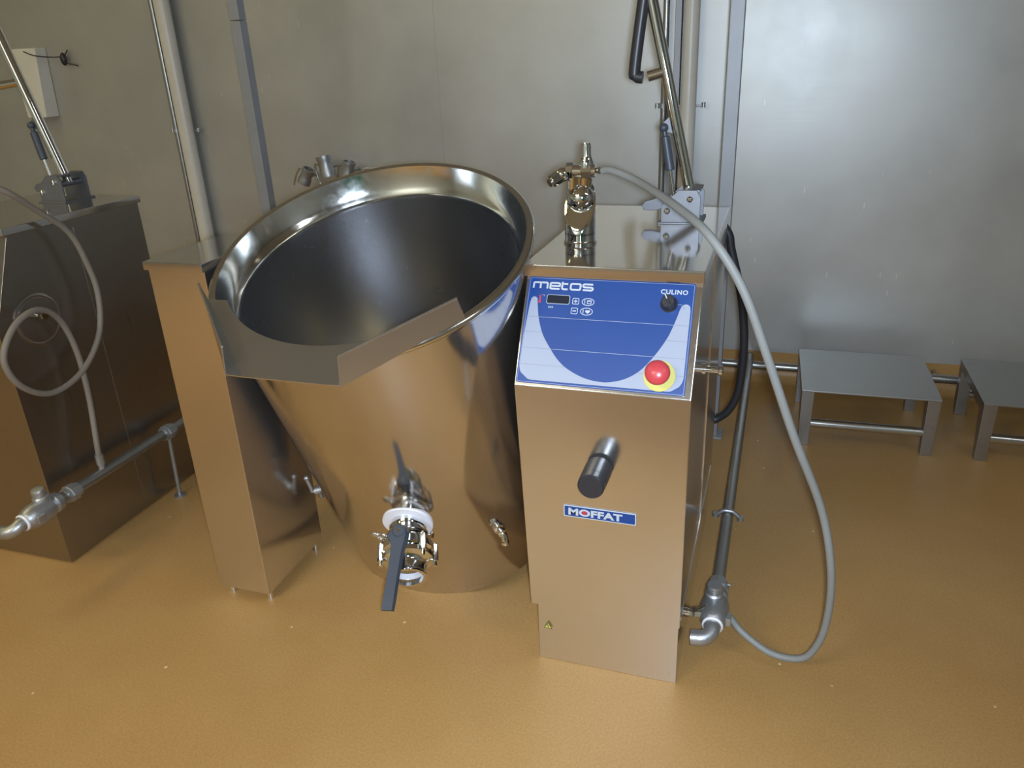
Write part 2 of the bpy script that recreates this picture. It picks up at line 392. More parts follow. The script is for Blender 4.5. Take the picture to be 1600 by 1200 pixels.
# pale U-shaped field left by the blue bowl
def bowl_v(u):                       # blue bowl edge: v as a function of u (superellipse)
    return 0
arc = [(-.3195, .172), (-.3165, .155), (-.3115, .1348), (-.300, .106), (-.2806, .0779), (-.262, .056), (-.2398, .0392), (-.205, .0245), (-.1707, .0197), (-.146, .023), (-.1226, .0317), (-.100, .048), (-.0813, .0709), (-.066, .095), (-.0534, .1198), (-.044, .148), (-.0378, .171)]
def cat(pts, m=4):
    pts = [Vector((*p, 0)) for p in pts]; out = []
    for i in range(len(pts)-1):
        p0 = pts[max(i-1, 0)]; p1 = pts[i]; p2 = pts[i+1]; p3 = pts[min(i+2, len(pts)-1)]
        for k in range(m):
            t = k/m; q = .5*((2*p1)+(p2-p0)*t+(2*p0-5*p1+4*p2-p3)*t*t+(3*p1-p0-3*p2+p3)*t**3); out.append((q.x, q.y))
    out.append((pts[-1].x, pts[-1].y)); return out
arc = cat(arc)
def under(u):                        # lower edge of the pale field
    L, Rr, B, r = -.339, -.0175, .0125, .030
    if u < L+r: return B + r - math.sqrt(max(0, r*r-(u-L-r)**2))
    if u > Rr-r: return B + r - math.sqrt(max(0, r*r-(u-Rr+r)**2))
    return B
us = [p[0] for p in arc]
strip_lo = [(u, under(u)) for u in us]
for k in range(len(arc)-1): flat(pan, [arc[k], strip_lo[k], strip_lo[k+1], arc[k+1]], .0012, .0015, 1)
# left horn and right horn
lh = [(-.3195, .172), (-.3205, .179), (-.3245, .1825), (-.3290, .1825), (-.3330, .179), (-.3350, .168), (-.339, .10), (-.339, .0425)] + [(-.339+.03-.03*math.cos(a), .0425-.03*math.sin(a)) for a in [i*.60/4 for i in range(1, 5)]]
lh.append((-.3195, under(-.3195)))
flat(pan, lh, .0012, .0015, 1)
rh = [(-.0378, .171), (-.0350, .1785), (-.0300, .1825), (-.0240, .1825), (-.0195, .179), (-.0180, .170), (-.0175, .0425)] + [(-.0175-.03+.03*math.cos(a), .0425-.03*math.sin(a)) for a in [i*.72/4 for i in range(1, 5)]]
rh.append((-.0378, under(-.0378)))
flat(pan, rh, .0012, .0015, 1)
# printed rules
def bowl_u(v):
    l = min((abs(p[1]-v), p[0]) for p in arc if p[0] < -.17)[1]; r = min((abs(p[1]-v), p[0]) for p in arc if p[0] > -.17)[1]; return l, r
for v, blue in ((.141, 1), (.110, 0), (.077, 1), (.0435, 0)):
    l, r = bowl_u(v)
    flat(pan, [(-.3385, v-.0004), (l, v-.0004), (l, v+.0004), (-.3385, v+.0004)], .0015, .0016, 3)
    flat(pan, [(r, v-.0004), (-.018, v-.0004), (-.018, v+.0004), (r, v+.0004)], .0015, .0016, 3)
    if blue: flat(pan, [(l, v-.0004), (r, v-.0004), (r, v+.0004), (l, v+.0004)], .0012, .00135, 1)
o_, i_ = rrect(-.3405, .008, -.0145, .222, .004), rrect(-.3398, .0087, -.0152, .2213, .0036)
ring(pan, o_, i_, .0012, .0013, 1)
# lettering drawn as stroked polylines
def stroke(mb, pts, wd, h0, h1, mi):
    P = [Vector((*p, 0)) for p in pts]; Lf, Rt = [], []
    closed = (P[0]-P[-1]).length < 1e-9
    n = len(P)
    for i in range(n):
        if closed: a = P[i-1] if i > 0 else P[-2]; c = P[i+1] if i < n-1 else P[1]
        else: a = P[max(i-1, 0)]; c = P[min(i+1, n-1)]
        d1 = (P[i]-a); d2 = (c-P[i])
        d1 = d1.normalized() if d1.length > 1e-9 else d2.normalized(); d2 = d2.normalized() if d2.length > 1e-9 else d1
        n1 = Vector((-d1.y, d1.x, 0)); n2 = Vector((-d2.y, d2.x, 0)); m = (n1+n2).normalized(); m = m/max(.5, m.dot(n1))
        Lf.append(P[i]+m*wd/2); Rt.append(P[i]-m*wd/2)
    for i in range(n-1): flat(mb, [(q.x, q.y) for q in (Rt[i], Rt[i+1], Lf[i+1], Lf[i])], h0, h1, mi)
U0, V0, V1 = -.3318, .2005, .2125
sw = .0036; t = .0012
def letter(pts, u, wd): stroke(pan, [(U0+u+p[0]*wd, V0+p[1]*(V1-V0)) for p in pts], sw, .0012, .0015, 2)
c_ = .12
letter([(0, 0), (0, 1-c_), (c_*.6, 1), (.5, 1), (.5, 0)], .0, .0285); letter([(.5, 1), (1-c_*.6, 1), (1, 1-c_), (1, 0)], .0, .0285)
letter([(.02, .5), (1, .5), (1, 1-c_), (1-c_, 1), (c_, 1), (0, 1-c_), (0, c_), (c_, 0), (1, 0)], .0345, .0195)
letter([(0, 1.25), (0, c_), (c_*1.5, 0), (1, 0)], .0590, .0115); letter([(0, .93), (1, .93)], .0590, .0115)
letter([(c_, 0), (1-c_, 0), (1, c_), (1, 1-c_), (1-c_, 1), (c_, 1), (0, 1-c_), (0, c_), (c_, 0)], .0765, .0195)
letter([(1, 1), (c_, 1), (0, 1-c_), (0, .5+c_), (c_, .5), (1-c_, .5), (1, .5-c_), (1, c_), (1-c_, 0), (0, 0)], .1015, .0195)
def text_mesh(mb, s, u, v, size, h0, h1, mi, bold=0., sx=1., spacing=1.):
    cu = bpy.data.curves.new('t', 'FONT'); cu.body = s; cu.size = size; cu.offset = bold; cu.space_character = spacing; cu.resolution_u = 3
    ob = bpy.data.objects.new('t', cu); COL.objects.link(ob)
    me = bpy.data.meshes.new_from_object(ob.evaluated_get(bpy.context.evaluated_depsgraph_get()))
    b2 = bmesh.new(); b2.from_mesh(me)
    r = bmesh.ops.extrude_face_region(b2, geom=b2.faces[:])
    for g in r['geom']:
        if isinstance(g, bmesh.types.BMVert): g.co.z = h1-h0
    for q in b2.verts: q.co = Vector((u+q.co.x*sx, v+q.co.y, h0+q.co.z))
    mb.merge(b2, mi); bpy.data.objects.remove(ob); bpy.data.curves.remove(cu); bpy.data.meshes.remove(me)
text_mesh(pan, 'CULINO', -.0775, .2015, .0125, .0012, .0015, 2, .0003, 1.02, 1.12)
for q_ in (-.296, -.2925, -.289): flat(pan, rrect(q_, .1607, q_+.0026, .1642, .0005), .0012, .0014, 1)
text_mesh(pan, '0 I', -.0335, .1735, .0058, .0015, .0017, 3, .0001)
flat(pan, [(-.045, .1812), (-.034, .1812), (-.034, .1818), (-.045, .1818)], .0012, .0014, 1)
# thermometer mark
flat(pan, rrect(-.3170, .1720, -.3135, .1865, .0012), .0012, .0014, 4)
flat(pan, ell(-.3152, .1725, .0028, .0028), .0012, .00145, 4)
stroke(pan, [(-.3120, .1870), (-.3075, .1870), (-.3075, .1840)], .0010, .0012, .0014, 1)
pan.build('control_panel', [BLUE, PALE, WHITE, GREYP, REDP], cab, pm)
d_ = MB(); flat(d_, rrect(-.3015, .1690, -.2535, .1885, .004), .0012, .0018, 1); flat(d_, rrect(-.3000, .1704, -.2550, .1871, .003), .0012, .0024, 0)
d_.build('display', [GLASSB, PALE], cab, pm)
for (bu, bv, kind) in ((-.2415, .1770, '+'), (-.2420, .1572, '-'), (-.2165, .1768, 'p'), (-.2175, .1572, 'h')):
    m = MB()
    if kind in '+-':
        ring(m, rrect(bu-.0068, bv-.0065, bu+.0068, bv+.0065, .0025), rrect(bu-.0056, bv-.0053, bu+.0056, bv+.0053, .002), .0012, .0019, 0)
        flat(m, rrect(bu-.0056, bv-.0053, bu+.0056, bv+.0053, .002), .0012, .0015, 1)
        flat(m, [(bu-.0034, bv-.0011), (bu+.0034, bv-.0011), (bu+.0034, bv+.0011), (bu-.0034, bv+.0011)], .0015, .0019, 0)
        if kind == '+': flat(m, [(bu-.0011, bv-.0034), (bu+.0011, bv-.0034), (bu+.0011, bv+.0034), (bu-.0011, bv+.0034)], .0015, .0019, 0)
    else:
        ring(m, ell(bu, bv, .0128, .0078), ell(bu, bv, .0114, .0064), .0012, .0019, 0)
        flat(m, ell(bu, bv, .0114, .0064), .0012, .0015, 1)
        flat(m, [(bu-.0075, bv-.0035), (bu-.006, bv-.0035), (bu-.006, bv+.0035), (bu-.0075, bv+.0035)], .0015, .0019, 0)
        if kind == 'p': ring(m, rrect(bu-.002, bv-.0038, bu+.007, bv+.0034, .001), rrect(bu-.0008, bv-.0026, bu+.0058, bv+.001, .0006), .0015, .0019, 0)
        else: flat(m, [(bu+.0025, bv-.0045), (bu+.0075, bv), (bu+.006, bv+.0035), (bu+.0025, bv+.002), (bu-.001, bv+.0035), (bu-.0028, bv)], .0015, .0019, 0)
    m.build('push_button', [WHITE, BLUE], cab, pm)
kn = MB().lathe([(0, .0012), (.0165, .0012), (.0165, .004), (.0140, .006), (.0128, .022), (.011, .024), (0, .0242)], (-.0595, .1815, 0), (0, 0, 1), 32)
K_ = kn.build('rotary_switch_knob', BLACK, cab, pm)
pn = MB(); dvec = Vector((-.45, .89, 0)).normalized(); nn_ = Vector((-dvec.y, dvec.x, 0)); cc = Vector((-.0595, .1815, .0))
pn.hexa([cc-dvec*.012+nn_*.0028+Vector((0, 0, .020)), cc-dvec*.012-nn_*.0028+Vector((0, 0, .020)), cc+dvec*.0135-nn_*.0028+Vector((0, 0, .020)), cc+dvec*.0135+nn_*.0028+Vector((0, 0, .020))],
        [cc-dvec*.012+nn_*.002+Vector((0, 0, .030)), cc-dvec*.012-nn_*.002+Vector((0, 0, .030)), cc+dvec*.0135-nn_*.002+Vector((0, 0, .029)), cc+dvec*.0135+nn_*.002+Vector((0, 0, .029))], bev=.0005)
pn.build('knob_grip', BLACK, K_, pm)
pl_ = MB(); pl_.hexa([cc+dvec*.003+nn_*.0011+Vector((0, 0, .0299)), cc+dvec*.003-nn_*.0011+Vector((0, 0, .0299)), cc+dvec*.0138-nn_*.0011+Vector((0, 0, .0285)), cc+dvec*.0138+nn_*.0011+Vector((0, 0, .0285))],
        [cc+dvec*.003+nn_*.0011+Vector((0, 0, .0306)), cc+dvec*.003-nn_*.0011+Vector((0, 0, .0306)), cc+dvec*.0140-nn_*.0011+Vector((0, 0, .0296)), cc+dvec*.0140+nn_*.0011+Vector((0, 0, .0296))])
lab(pl_.build('pointer_mark', WHITE, K_, pm), 'white pointer line')
yb_ = MB().lathe([(0, .0012), (.0300, .0012), (.0303, .0022), (.0298, .0032), (0, .0034)], (-.0625, .0410, 0), (0, 0, 1), 48).build('emergency_stop_backing', YEL, cab, pm)
lab(yb_, 'yellow backing disc')
es = MB().lathe([(0, .0265), (.017, .0265), (.0215, .0285), (.0235, .0330), (.0230, .0370), (.0195, .0425), (.012, .0460), (.005, .0472), (0, .0474)], (-.0625, .0410, 0), (0, 0, 1), 48)
E_ = es.build('emergency_stop_button', RED, cab, pm)
MB().lathe([(0, .0034), (.0150, .0034), (.0150, .018), (.0135, .022), (.0135, .0268), (0, .0268)], (-.0625, .0410, 0), (0, 0, 1), 32).build('button_collar', WPLAS, E_, pm)
# black capped knob and brand plate on the front
MB().lathe([(0, 0), (.020, 0), (.0200, .006), (.0270, .008), (.0275, .012), (.0270, .060), (.0262, .0625), (.0262, .064), (.0268, .0655), (.0262, .079), (.0235, .0825), (0, .083)], (-.172, .0, .522), (0, -1, 0), 40).build('black_front_knob', BLACK, cab, cx)
bd = MB(); S2 = lambda p: cx(Vector((p[0], -.0001-p[2], p[1])))
flat(bd, rrect(-.2475, .3965, -.0965, .4235, .0015), 0, .0012, 0); flat(bd, rrect(-.2455, .3985, -.0985, .4215, .001), .0012, .0015, 1)
text_mesh(bd, 'MOFFAT', -.2385, .4025, .0215, .0015, .0020, 0, .0009, 1.36, 1.03)
flat(bd, ell(-.2032, .4102, .0042, .0048), .0020, .0024, 2)
bd.build('name_plate', [WHITE, BLUE, REDP], cab, S2)
wn = MB(); flat(wn, [(-.2985, .0915), (-.2805, .0915), (-.2895, .1075)], 0, .0008, 0)
stroke(wn, [(-.2898, .1030), (-.2910, .0985), (-.2885, .0980), (-.2898, .0935)], .0012, .0008, .0011, 1)
stroke(wn, [(-.2985, .0915), (-.2805, .0915), (-.2895, .1075), (-.2985, .0915)], .0010, .0008, .0011, 1)
lab(wn.build('warning_sticker', [YEL, BLACK], cab, S2), 'yellow triangular warning sticker')
# outlet stub low on the cabinet's side, feeding the valve
MB().cyl((-.002, .127, .10), (.012, .127, .10), .009, bev=.001).cyl((.010, .127, .10), (.020, .127, .10), .012, n=8).build('side_outlet', CHROME, cab, cx)

# ---- mixer tap on the cabinet
tc = Vector((-.285, .315, H))
tp = MB()
n = 40; R0 = .0335
# body cylinder cut by a slanting oval face
tp.lathe([(0, 0), (.0365, 0), (.0365, .004), (.0345, .006), (R0, .009), (R0, .024)], tc, (0, 0, 1), n)
bm2 = bmesh.new(); lo, hi = [], []
for k in range(n):
    a = 2*PI*k/n; x_, y_ = R0*math.cos(a), R0*math.sin(a)
    zt = .026 + .110*(y_+R0)/(2*R0)
    lo.append(bm2.verts.new((x_, y_, .02))); hi.append(bm2.verts.new((x_, y_, zt)))
inr = [bm2.verts.new((v.co.x*.88, v.co.y*.88, v.co.z*.88+.0107+.002)) for v in hi]
inr2 = [bm2.verts.new((v.co.x*.84, v.co.y*.84+.004, v.co.z*.84+.010)) for v in hi]
for k in range(n):
    k2 = (k+1) % n
    for A, B in ((lo, hi), (hi, inr), (inr, inr2)): bm2.faces.new((A[k], A[k2], B[k2], B[k]))
bm2.faces.new(inr2)
tp.merge(bm2, 0, Matrix.Translation(tc))
tap = tp.build('mixer_tap', CHROME, cab, cx)
MB().sphere(tc+Vector((0, .010, .094)), .0320, sc=(.97, .85, .95)).build('tap_dome', CHROME, tap, cx)
mf = MB()
mz = H+.152
mf.cyl(tc+Vector((.004, .020, .10)), tc+Vector((.010, .014, .160)), .016)
mf.cyl(tc+Vector((-.018, .012, .10)), tc+Vector((-.016, .010, .145)), .014)
mf.cyl((tc.x-.030, tc.y+.005, mz), (tc.x+.032, tc.y+.010, mz), .0135)
hexring(mf, (tc.x-.022, tc.y+.005, mz), (1, 0, 0), .0175, .014); hexring(mf, (tc.x+.014, tc.y+.008, mz), (1, 0, 0), .0175, .022)
mf.build('tap_manifold', CHROME, tap, cx)
MB().lathe([(0, 0), (.0165, 0), (.0165, .020), (.013, .030), (.0105, .036), (.0105, .056), (.0085, .062), (0, .063)], (tc.x+.012, tc.y+.01, mz-.004), (0, 0, 1), 24).build('top_outlet', CHROME, tap, cx)
sv = MB().cyl((tc.x-.026, tc.y+.004, mz), (tc.x-.034, tc.y, mz-.003), .012)
sv.sphere((tc.x-.038, tc.y-.002, mz-.006), .0165, sc=(1, 1, .95)); sv.hexnut((tc.x-.040, tc.y-.005, mz-.008), (tc.x-.056, tc.y-.020, mz-.018), .0140)
sv.cyl((tc.x-.052, tc.y-.017, mz-.016), (tc.x-.060, tc.y-.026, mz-.021), .009)
sv.build('side_outlet', CHROME, tap, cx)
MB().lathe([(0, 0), (.006, 0), (.006, .008), (.0075, .010), (.005, .016), (.0065, .018), (.0045, .026), (.0055, .028), (.004, .034), (0, .034)], (tc.x+.030, tc.y+.010, mz+.001), (1, -.1, 0), 16).build('hose_barb', CHROME, tap, cx)

# ------------------------------------------------------------------ lid lever standing on the right cabinet
lidr = thing('lid_lever_assembly', 'chrome lid lever with black grip and gas strut on the right cabinet', 'lever', (-.095, .53, H))
def after(root, fn):
    before = set(bpy.data.objects); fn(); L_ = root.location
    for o in bpy.data.objects:
        if o not in before and o.type == 'MESH': o.data.transform(Matrix.Translation(-L_))
after(lidr, lambda: lid_mechanism(lidr, -.097, .53, H, (-.235, .58, 1.60), 'loop'))

# ------------------------------------------------------------------ left cabinet of the neighbouring kettle
LX = -1.707
cabl = thing('side_cabinet', 'dark reflecting steel cabinet with round side cover at the far left', 'cabinet', (-1.90, .28, 0))
def lx(v): return v - Vector((-1.90, .28, 0))
b = MB()
b.prism([(LX-.39, 0, .004), (LX-.39, 0, .70), (LX-.39, .10, .925), (LX-.39, .55, .925), (LX-.39, .55, .004)], (.39, 0, 0), bev=.002)
b.build('cabinet_body', DARKST, cabl, lx)
MB().box((LX-.40, .085, .922), (LX+.006, .558, .942), .002).build('top_cover', STT, cabl, lx)
MB().box((LX-.37, .02, 0), (LX-.02, .53, .006)).build('plinth', DARKST, cabl, lx)
MB().lathe([(0, .0), (.068, 0), (.070, .003), (.064, .005), (.060, .0035), (.058, .0045), (0, .0045)], (LX, .118, .695), (1, 0, 0), 48).build('inspection_cover', DARKST, cabl, lx)
clp = MB().cyl((LX, .098, .715), (LX+.045, .098, .715), .0055).cyl((LX+.040, .098, .715), (LX+.055, .098, .715), .011, n=6); clp.build('cover_bolt', CHROME, cabl, lx)
MB().box((LX-.001, .30, .02), (LX+.0015, .303, .90), .0003).build('side_seam', DARKST, cabl, lx)
lidl = thing('lid_lever_assembly', 'chrome lid lever with crossbar on the far left dark cabinet', 'lever', (-1.89, .42, .942))
after(lidl, lambda: lid_mechanism(lidl, -1.888, .42, .942, (-2.07, .47, 1.72), 'bar'))

# ------------------------------------------------------------------ pedestal left of the kettle
P1, P2, PD, PH = -1.190, -1.040, .262, .903
ped = thing('support_pedestal', 'narrow stainless steel pillar between dark cabinet and tilted kettle', 'pedestal', ((P1+P2)/2, PD/2, 0))
def px_(v): return v - Vector(((P1+P2)/2, PD/2, 0))
MB().box((P1, 0, .028), (P2, PD, .886), .002).build('pedestal_body', ST, ped, px_)
b = MB().box((P1-.004, -.009, .884), (P2+.003, PD+.012, PH), .0015); b.build('top_cover', STT, ped, px_)
for fx in (P1+.02, P2-.014):
    for fy in (.02, PD-.02): MB().cyl((fx, fy, 0), (fx, fy, .032), .009, .008).build('foot', CHROME, ped, px_)

# ------------------------------------------------------------------ tilting kettle
TH = .393; CK = Vector((-.690, .1047, .9237)); HK = .882
AX = Vector((0, -math.sin(TH), math.cos(TH)))
ket = thing('tilting_kettle', 'large round stainless steel cooking kettle tilted forward with pouring lip', 'kettle', CK-AX*HK, (TH, 0, 0))
up = lambda v: Vector((v[0], v[1], v[2]+HK))
NS = 128
s = MB().lathe([(0, -HK), (.3115, -HK), (.3140, -HK+.002), (.336, -.10), (.338, -.03), (.341, -.014), (.336, -.014), (.332, -.03), (.330, -.07), (.318, -.10), (.314, -HK+.03), (0, -HK+.03)], n=NS)
s.build('outer_shell', SHELL, ket, up, 25)
# rolled rim with an inward sloping flange
pr = []
bc, br_ = (.3435, -.0090), .0085
for k in range(15): a = -PI*.62 + k*(PI*1.12)/14; pr.append((bc[0]+br_*math.cos(a), bc[1]+br_*math.sin(a)))
pr += [(.3345, -.0025), (.3325, -.0085), (.328, -.022), (.3225, -.036), (.3175, -.047), (.313, -.0545), (.3085, -.0600), (.3060, -.066), (.3060, -.072), (.3095, -.072), (.318, -.057), (.329, -.030)]
MB().lathe(pr, n=NS, closed=True).build('rim', RIM, ket, up, 45)
pb = [(.3065, -.068)]
for k in range(1, 25):
    a = k/24*PI/2
    pb.append((.3060*math.cos(a)**.55 if k < 24 else 0, -.075-.50*math.sin(a)**1.35))
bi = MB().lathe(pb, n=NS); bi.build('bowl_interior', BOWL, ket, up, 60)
# pouring lip: plate following the rim, two upright flanges
lp = MB(); bmm = bmesh.new()
FL, FR, BL, BR = (-.117, -.402), (.117, -.402), (-.283, -.200), (.283, -.200)
ri = .3095
a0 = math.atan2(-.200, .235); outer = [];
K = 28; inner = []
for k in range(K+1):
    a = math.radians(-140) + k*math.radians(100)/K
    inner.append((ri*math.cos(a), ri*math.sin(a)))
def lerp2(p, q, t): return (p[0]+(q[0]-p[0])*t, p[1]+(q[1]-p[1])*t)
path = [BL, FL, FR, BR]; seg = [0, .36, .64, 1.0]
for k in range(K+1):
    t = k/K
    for j in range(3):
        if t <= seg[j+1]+1e-9: outer.append(lerp2(path[j], path[j+1], (t-seg[j])/(seg[j+1]-seg[j]))); break
zin, zo, th_ = .0045, .0045, .0030
for k in range(K):
    A, B, C_, D = inner[k], inner[k+1], outer[k+1], outer[k]
    q = [(*A, zin), (*B, zin), (*C_, zo), (*D, zo)]
    lp.hexa([(p[0], p[1], p[2]-th_) for p in q], q)
bmesh.ops.remove_doubles(lp.bm, verts=lp.bm.verts, dist=1e-5)
L1 = lp.build('pouring_lip', LIPM, ket, up)
for sgn in (-1, 1):
    f = MB(); A = Vector((sgn*.117, -.402, 0)); B = Vector((sgn*.283, -.200, 0)); d = (B-A).normalized(); nrm = Vector((d.y, -d.x, 0))*sgn*.0022
    A2 = A+Vector((0, .026, .050)); B2 = B+d*(-.006)+Vector((0, 0, .050))
    f.hexa([A, B, B+nrm, A+nrm], [A2, B2, B2+nrm, A2+nrm], bev=.0006)
    f.tube([A2+nrm*.5, B2+nrm*.5], .0022, 10)
    f.build('lip_flange', LIPM, L1, up)
# boss under the lip
MB().lathe([(0, -.006), (.022, -.006), (.022, .006), (.019, .010), (0, .0115)], (.062, -.330, -.045), (.18, -.98, 0), 32).build('lip_boss', SHELL, ket, up)
# outlet valve
VS = Vector((.064, -.3165, -.540)); VA = Vector((.35, -.93, -.08)).normalized()
def vp(t, off=Vector((0, 0, 0))): return VS + VA*t + off
gd = MB().lathe([(0, -.012), (.0585, -.012), (.0590, .0), (.0585, .003), (.038, .004), (0, .004)], VS+Vector((0, -.000, 0)), (.198, -.98, -.03), 48)
lab(gd.build('outlet_gasket', SEAL, ket, up), 'white plastic disc round the outlet')
vb = MB().lathe([(0.0000, 0.0000), (0.0384, 0.0000), (0.0384, 0.0114), (0.0429, 0.0133), (0.0429, 0.0190), (0.0397, 0.0209), (0.0397, 0.0285), (0.0461, 0.0323), (0.0467, 0.0456), (0.0422, 0.0494), (0.0397, 0.0551), (0.0512, 0.0589), (0.0582, 0.0627), (0.0595, 0.0798), (0.0550, 0.0836), (0.0512, 0.0874), (0.0582, 0.0893), (0.0563, 0.0988), (0.0474, 0.1045), (0.0429, 0.1083), (0.0397, 0.1159), (0.0390, 0.1311), (0.0416, 0.1349), (0.0416, 0.1406), (0.0339, 0.1406), (0.0326, 0.1045), (0.0000, 0.1045)], VS, VA, 48)
V = vb.build('outlet_valve', CHROME, ket, up)
lab(MB().lathe([(.0308, 0), (.0330, 0), (.0330, .012), (.0308, .012)], vp(.114), VA, 40, closed=True).build('outlet_seal', SEAL, V, up), 'white seal inside the outlet')
u1 = VA.cross(Vector((0, 0, 1))).normalized(); u2 = u1.cross(VA).normalized()
for k in range(6):
    a = k*PI/3+.3; r = u1*math.cos(a)+u2*math.sin(a)
    m = MB().hexnut(vp(.060)+r*.060, vp(.100)+r*.060, .0078); m.cyl(vp(.055)+r*.060, vp(.112)+r*.060, .0045, n=12); m.build('flange_bolt', CHROME, V, up)
# clamp with wing nut on the left
clm = MB().lathe([(.040, 0), (.0490, .001), (.0505, .007), (.0490, .013), (.040, .014)], vp(.034), VA, 40, closed=True)
sd_ = -u1 if u1.x > 0 else u1
e0 = vp(.042)+sd_*.052
clm.box(e0-Vector((.010, .008, .007)), e0+Vector((.008, .008, .007)), .002); e1 = vp(.042)-sd_*.053; clm.box(e1-Vector((.006, .006, .008)), e1+Vector((.006, .006, .008)), .002)
clm.build('pipe_clamp', CHROME, V, up)
wg = MB().cyl(e0+Vector((-.006, 0, -.022)), e0+Vector((-.006, 0, .012)), .0035, n=12).cyl(e0+Vector((-.006, 0, .010)), e0+Vector((-.006, 0, .020)), .007)
wg.sphere(e0+Vector((-.018, .0, .024)), .012, sc=(1.1, .45, .8)).sphere(e0+Vector((.004, .0, .026)), .010, sc=(.8, .45, .8))
wg.build('wing_nut', LIPM, V, up)
# black lever handle
hb = vp(.064)+u2*.070
hd = MB(); HD = (VA*.180 + Vector((-.038, 0, -.030))); hn = HD.normalized(); hs = hn.cross(u2).normalized(); ht = hs.cross(hn).normalized()
if ht.dot(u2) < 0: ht = -ht
def hq(t, s_, h_): return hb+hn*t+hs*s_+ht*h_
sects = [(-.012, .009, .006), (0, .0165, .008), (.020, .0160, .008), (.045, .0125, .007), (.10, .0115, .006), (.150, .0120, .0055), (.171, .0115, .005)]
for (t0, w0, h0), (t1, w1, h1) in zip(sects, sects[1:]):
    w0 *= 1.2; w1 *= 1.2; hd.hexa([hq(t0, -w0, -h0), hq(t0, w0, -h0), hq(t0, w0*.8, h0), hq(t0, -w0*.8, h0)], [hq(t1, -w1, -h1), hq(t1, w1, -h1), hq(t1, w1*.8, h1), hq(t1, -w1*.8, h1)])
bmesh.ops.remove_doubles(hd.bm, verts=hd.bm.verts, dist=1e-6)
hd.cyl(hb-ht*.016, hb+ht*.010, .015, bev=.002); hd.cyl(hb-ht*.012+hs*.014+hn*.01, hb+ht*.002+hs*.014+hn*.01, .013, bev=.002)
HH = hd.build('valve_handle', SLATE, V, up)
MB().lathe([(0, 0), (.0045, 0), (.004, .002), (0, .0025)], hb+ht*.0095, ht, 16).build('handle_screw', CHROME, HH, up)
# small drain cock low on the right
D0 = Vector((.233, -.219, -.66)); dr = Vector((.73, -.68, 0)).normalized(); D0 = dr*.3195+Vector((0, 0, -.66))
dk = MB().lathe([(0, -.006), (.015, -.006), (.0145, .006), (.009, .009), (.009, .014), (.0115, .015), (.0115, .022), (.008, .024), (0, .025)], D0, dr, 24)
dk.tube([D0+dr*.02, D0+dr*.026+Vector((0, 0, -.004)), D0+dr*.028+Vector((.002, -.006, -.014))], .0085, 16)
dk.lathe([(.006, 0), (.010, 0), (.010, .007), (.006, .007)], D0+dr*.028+Vector((.002, -.007, -.014)), (.05, -.35, -.9), 20, closed=True)
dk.build('drain_cock', CHROME, ket, up)
# lever tap low on the left
a = math.radians(208); lr = Vector((math.cos(a), math.sin(a), 0)); Lc = lr*.318+Vector((0, 0, -.695))
lk = MB().cyl(Lc, Lc+lr*.030, .0085).cyl(Lc+lr*.024, Lc+lr*.040, .0115)
lk.tube([Lc+lr*.034, Lc+lr*.046, Lc+lr*.056+Vector((-.002, .018, .040))], .0055, 12); lk.sphere(Lc+lr*.056+Vector((-.002, .018, .040)), .0075)
lk.tube([Lc+lr*.030, Lc+lr*.030+Vector((0, 0, -.03))], .006, 12)
lk.build('side_tap', GALV, ket, up)

# ------------------------------------------------------------------ water pipe runs and hoses
pr_ = thing('floor_water_pipe', 'grey steel water pipe with brass-shaped valve, along floor right of the cabinet', 'pipe', (.063, .9, 0))
pr_['label'] = 'grey steel water pipe with valve and elbow, running right of the control cabinet'
def prf():
    pipe_run(pr_, .063, .10, .20, YW-.005, [.235])
    sb = MB().tube([(.035, .549, .104), (.050, .549, .117), (.063, .549, .1195), (.077, .549, .117), (.097, .549, .100)], .0055, 12, smooth=3)
    sb.cyl((.097, .549, .094), (.097, .549, .106), .009).cyl((.032, .549, .097), (.032, .549, .109), .009)
    sb.build('pipe_clamp', GALV, pr_)
    MB().cyl((.063, .549, .088), (.063, .549, 0), .006).build('support_leg', GALV, pr_)
    w_ = MB().cyl((.050, .13, .118), (.032, .127, .104), .012).cyl((.036, .127, .104), (.018, .127, .100), .014, n=8); w_.build('inlet_connector', CHROME, pr_)
    MB().tube([(.046, .245, .112), (.092, .240, .107)], .003, 8).build('cross_pin', GALV, pr_)
after(pr_, prf)
pl2 = thing('floor_water_pipe', 'grey steel water pipe on a thin leg, beside the dark left cabinet', 'pipe', (-1.65, .3, 0))
def plf():
    pipe_run(pl2, -1.65, .232, -.03, 1.55, [.02, .40])
    MB().tube([(-1.65, .40, .22), (-1.657, .395, 0)], .0065, 12).build('support_leg', GALV, pl2)
    MB().cyl((-1.657, .395, 0), (-1.657, .395, .005), .018).build('leg_foot', GALV, pl2)
    MB().cyl((-1.65, .135, .235), (-1.65, .135, .262), .009).cyl((-1.65, .135, .258), (-1.65, .135, .290), .0115, n=8).build('hose_connector', GALV, pl2)
after(pl2, plf)
hz = MB().tube([(tc.x+.048, tc.y+.008, mz+.001), (tc.x+.075, tc.y-.01, mz+.003), (-.145, .25, 1.040), (-.049, .10, 1.019), (.018, 0, .991), (.077, -.02, .91), (.128, -.02, .787), (.184, 0, .635), (.253, .05, .453), (.286, .06, .303), (.291, .08, .167), (.276, .092, .085), (.248, .098, .048), (.190, .110, .040), (.130, .135, .060), (.095, .150, .088), (.068, .160, .098)], .0078, 20, smooth=8)
h1 = hz.build('water_hose', HOSE, None); tag(h1, 'long grey rubber hose hanging from the chrome tap down to floor valve', 'hose')
LHX = -1.655
